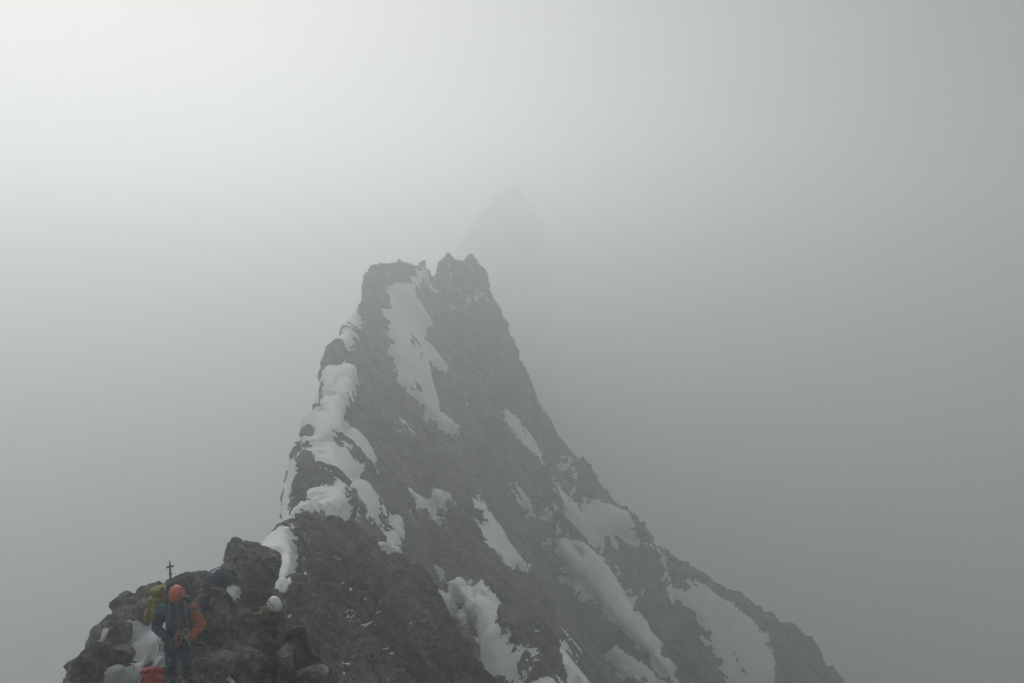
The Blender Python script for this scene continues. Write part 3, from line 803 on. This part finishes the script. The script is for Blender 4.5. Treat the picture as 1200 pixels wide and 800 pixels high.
# -- small iron cross on the rim
DX = 24.0
def x_(px, py, d=0.0): return at(px, py, DX + d)
cr = bpy.data.objects.new('summit_cross', None); cr.location = x_(200.3, 688); cr.empty_display_size = .2; col.objects.link(cr)
tag(cr, 'small dark iron cross standing on the rock rim behind the orange helmet', 'cross')
b = bmesh.new(); cone_caps(b, x_(200.5, 690), .032, x_(199.6, 672), .022); cone_caps(b, x_(199.6, 672), .022, x_(199.1, 660.5), .019); cone_caps(b, x_(199.1, 660.5), .016, x_(198.7, 656.5), .006)
plain('shaft', b, M_IRON, cr.location, cr)
b = bmesh.new(); cone_caps(b, x_(195.8, 664.4), .022, x_(199.2, 663.6), .014); cone_caps(b, x_(199.2, 663.6), .014, x_(202.6, 662.9), .022)
plain('crossbar', b, M_IRON, cr.location, cr)
b = bmesh.new(); ball(b, x_(199.7, 672), (.035, .035, .028)); plain('collar', b, M_IRON, cr.location, cr)
# ------------------------------------------------------------------ air, sky, sun, camera
SUN_AZ, SUN_EL = -24.0, 22.0                           # degrees; azimuth from +Y towards +X
def box_mesh(name, lo, hi):
    bm = bmesh.new(); bmesh.ops.create_cube(bm, size=1)
    for v in bm.verts: v.co = Vector([(l + h) / 2 + c * (h - l) for l, h, c in zip(lo, hi, v.co)])
    me = bpy.data.meshes.new(name); bm.to_mesh(me); bm.free()
    return bpy.data.objects.new(name, me)
haze = box_mesh('haze', (-2750, -2750, GROUND - 6), (2750, 2750, HAZE_TOP))
m = bpy.data.materials.new('haze'); m.use_nodes = True; nt = m.node_tree
nt.nodes.remove(nt.nodes['Principled BSDF'])
pv = nt.nodes.new('ShaderNodeVolumePrincipled')
pv.inputs['Color'].default_value = (*HAZE_COL, 1)
pv.inputs['Density'].default_value = HAZE_DENS
pv.inputs['Anisotropy'].default_value = HAZE_G
nt.links.new(pv.outputs[0], nt.nodes['Material Output'].inputs['Volume'])
haze.data.materials.append(m)
link(haze); tag(haze, 'thin grey mountain fog filling the air around the ridge', 'fog', kind='stuff')

w = bpy.data.worlds.new('World'); sc.world = w; w.use_nodes = True
nt = w.node_tree; bg = nt.nodes['Background']
sky = N(nt, 'ShaderNodeTexSky', sky_type='NISHITA', sun_disc=False, sun_elevation=R(SUN_EL), sun_rotation=R(SUN_AZ), air_density=1.0, dust_density=3.0, ozone_density=1.0)
# overcast veil: grey cloud with soft wisps, thinner round the sun
tc = N(nt, 'ShaderNodeTexCoord')
mp = N(nt, 'ShaderNodeMapping'); mp.inputs['Scale'].default_value = (1.2, 1.2, 6.0)
nt.links.new(tc.outputs['Generated'], mp.inputs[0])
cn = N(nt, 'ShaderNodeTexNoise', Scale=2.2, Detail=5.0, Roughness=.55)
nt.links.new(mp.outputs[0], cn.inputs['Vector'])
sd = Vector((math.sin(R(SUN_AZ)) * math.cos(R(SUN_EL)), math.cos(R(SUN_AZ)) * math.cos(R(SUN_EL)), math.sin(R(SUN_EL))))
dt = N(nt, 'ShaderNodeVectorMath', operation='DOT_PRODUCT'); dt.inputs[1].default_value = sd
nt.links.new(tc.outputs['Generated'], dt.inputs[0])
gl = N(nt, 'ShaderNodeMapRange'); gl.inputs[1].default_value = .55; gl.inputs[2].default_value = 1.0; gl.inputs[3].default_value = 0; gl.inputs[4].default_value = 1
nt.links.new(dt.outputs['Value'], gl.inputs[0])
gp = N(nt, 'ShaderNodeMath', operation='POWER'); gp.inputs[1].default_value = 2.0
nt.links.new(gl.outputs[0], gp.inputs[0])
veil = ramp(nt, gp.outputs[0], [(0, (.6, .61, .62)), (.5, (.7, .705, .71)), (1, (.8, .80, .79))])
wis = ramp(nt, cn.outputs['Fac'], [(.38, (.35, .37, .39)), (.62, (1.6, 1.6, 1.6))])
mv = N(nt, 'ShaderNodeMix', data_type='RGBA', blend_type='MULTIPLY'); mv.inputs[0].default_value = 1
nt.links.new(veil, mv.inputs[6]); nt.links.new(wis, mv.inputs[7])
# an overcast sky is brightest overhead
sx = N(nt, 'ShaderNodeSeparateXYZ'); nt.links.new(tc.outputs['Generated'], sx.inputs[0])
zen = N(nt, 'ShaderNodeMapRange'); zen.name = 'zen'; zen.inputs[1].default_value = .25; zen.inputs[2].default_value = 1.0; zen.inputs[3].default_value = 1.0; zen.inputs[4].default_value = ZENITH
nt.links.new(sx.outputs['Z'], zen.inputs[0])
mz = N(nt, 'ShaderNodeMix', data_type='RGBA', blend_type='MULTIPLY'); mz.inputs[0].default_value = 1
nt.links.new(mv.outputs[2], mz.inputs[6]); nt.links.new(zen.outputs[0], mz.inputs[7])
mx = N(nt, 'ShaderNodeMix', data_type='RGBA'); mx.inputs[0].default_value = .95
nt.links.new(sky.outputs[0], mx.inputs[6]); nt.links.new(mz.outputs[2], mx.inputs[7])
nt.links.new(mx.outputs[2], bg.inputs['Color'])
bg.inputs['Strength'].default_value = SKY_STRENGTH

sl = bpy.data.lights.new('sun', 'SUN'); sl.energy = SUN_STRENGTH; sl.angle = R(60); sl.color = (1.0, .985, .965)
so = bpy.data.objects.new('sun', sl); so.rotation_euler = (-sd).to_track_quat('-Z', 'Y').to_euler(); link(so)

cam = bpy.data.cameras.new('camera'); cam.sensor_width = 36; cam.lens = FPX / 1200 * 36
cam.clip_start = .1; cam.clip_end = 8000
co = bpy.data.objects.new('camera', cam); co.rotation_euler = (math.pi / 2 + PITCH, 0, 0); link(co)
sc.camera = co
sc.view_settings.view_transform = 'Standard'; sc.view_settings.look = 'None'
sc.view_settings.exposure = EXPOSURE; sc.view_settings.gamma = 1; sc.view_settings.use_curve_mapping = False
sc.cycles.volume_bounces = 10; sc.cycles.max_bounces = 12; sc.cycles.diffuse_bounces = 3
sc.cycles.use_denoising = True
sc.cycles.transparent_max_bounces = 16
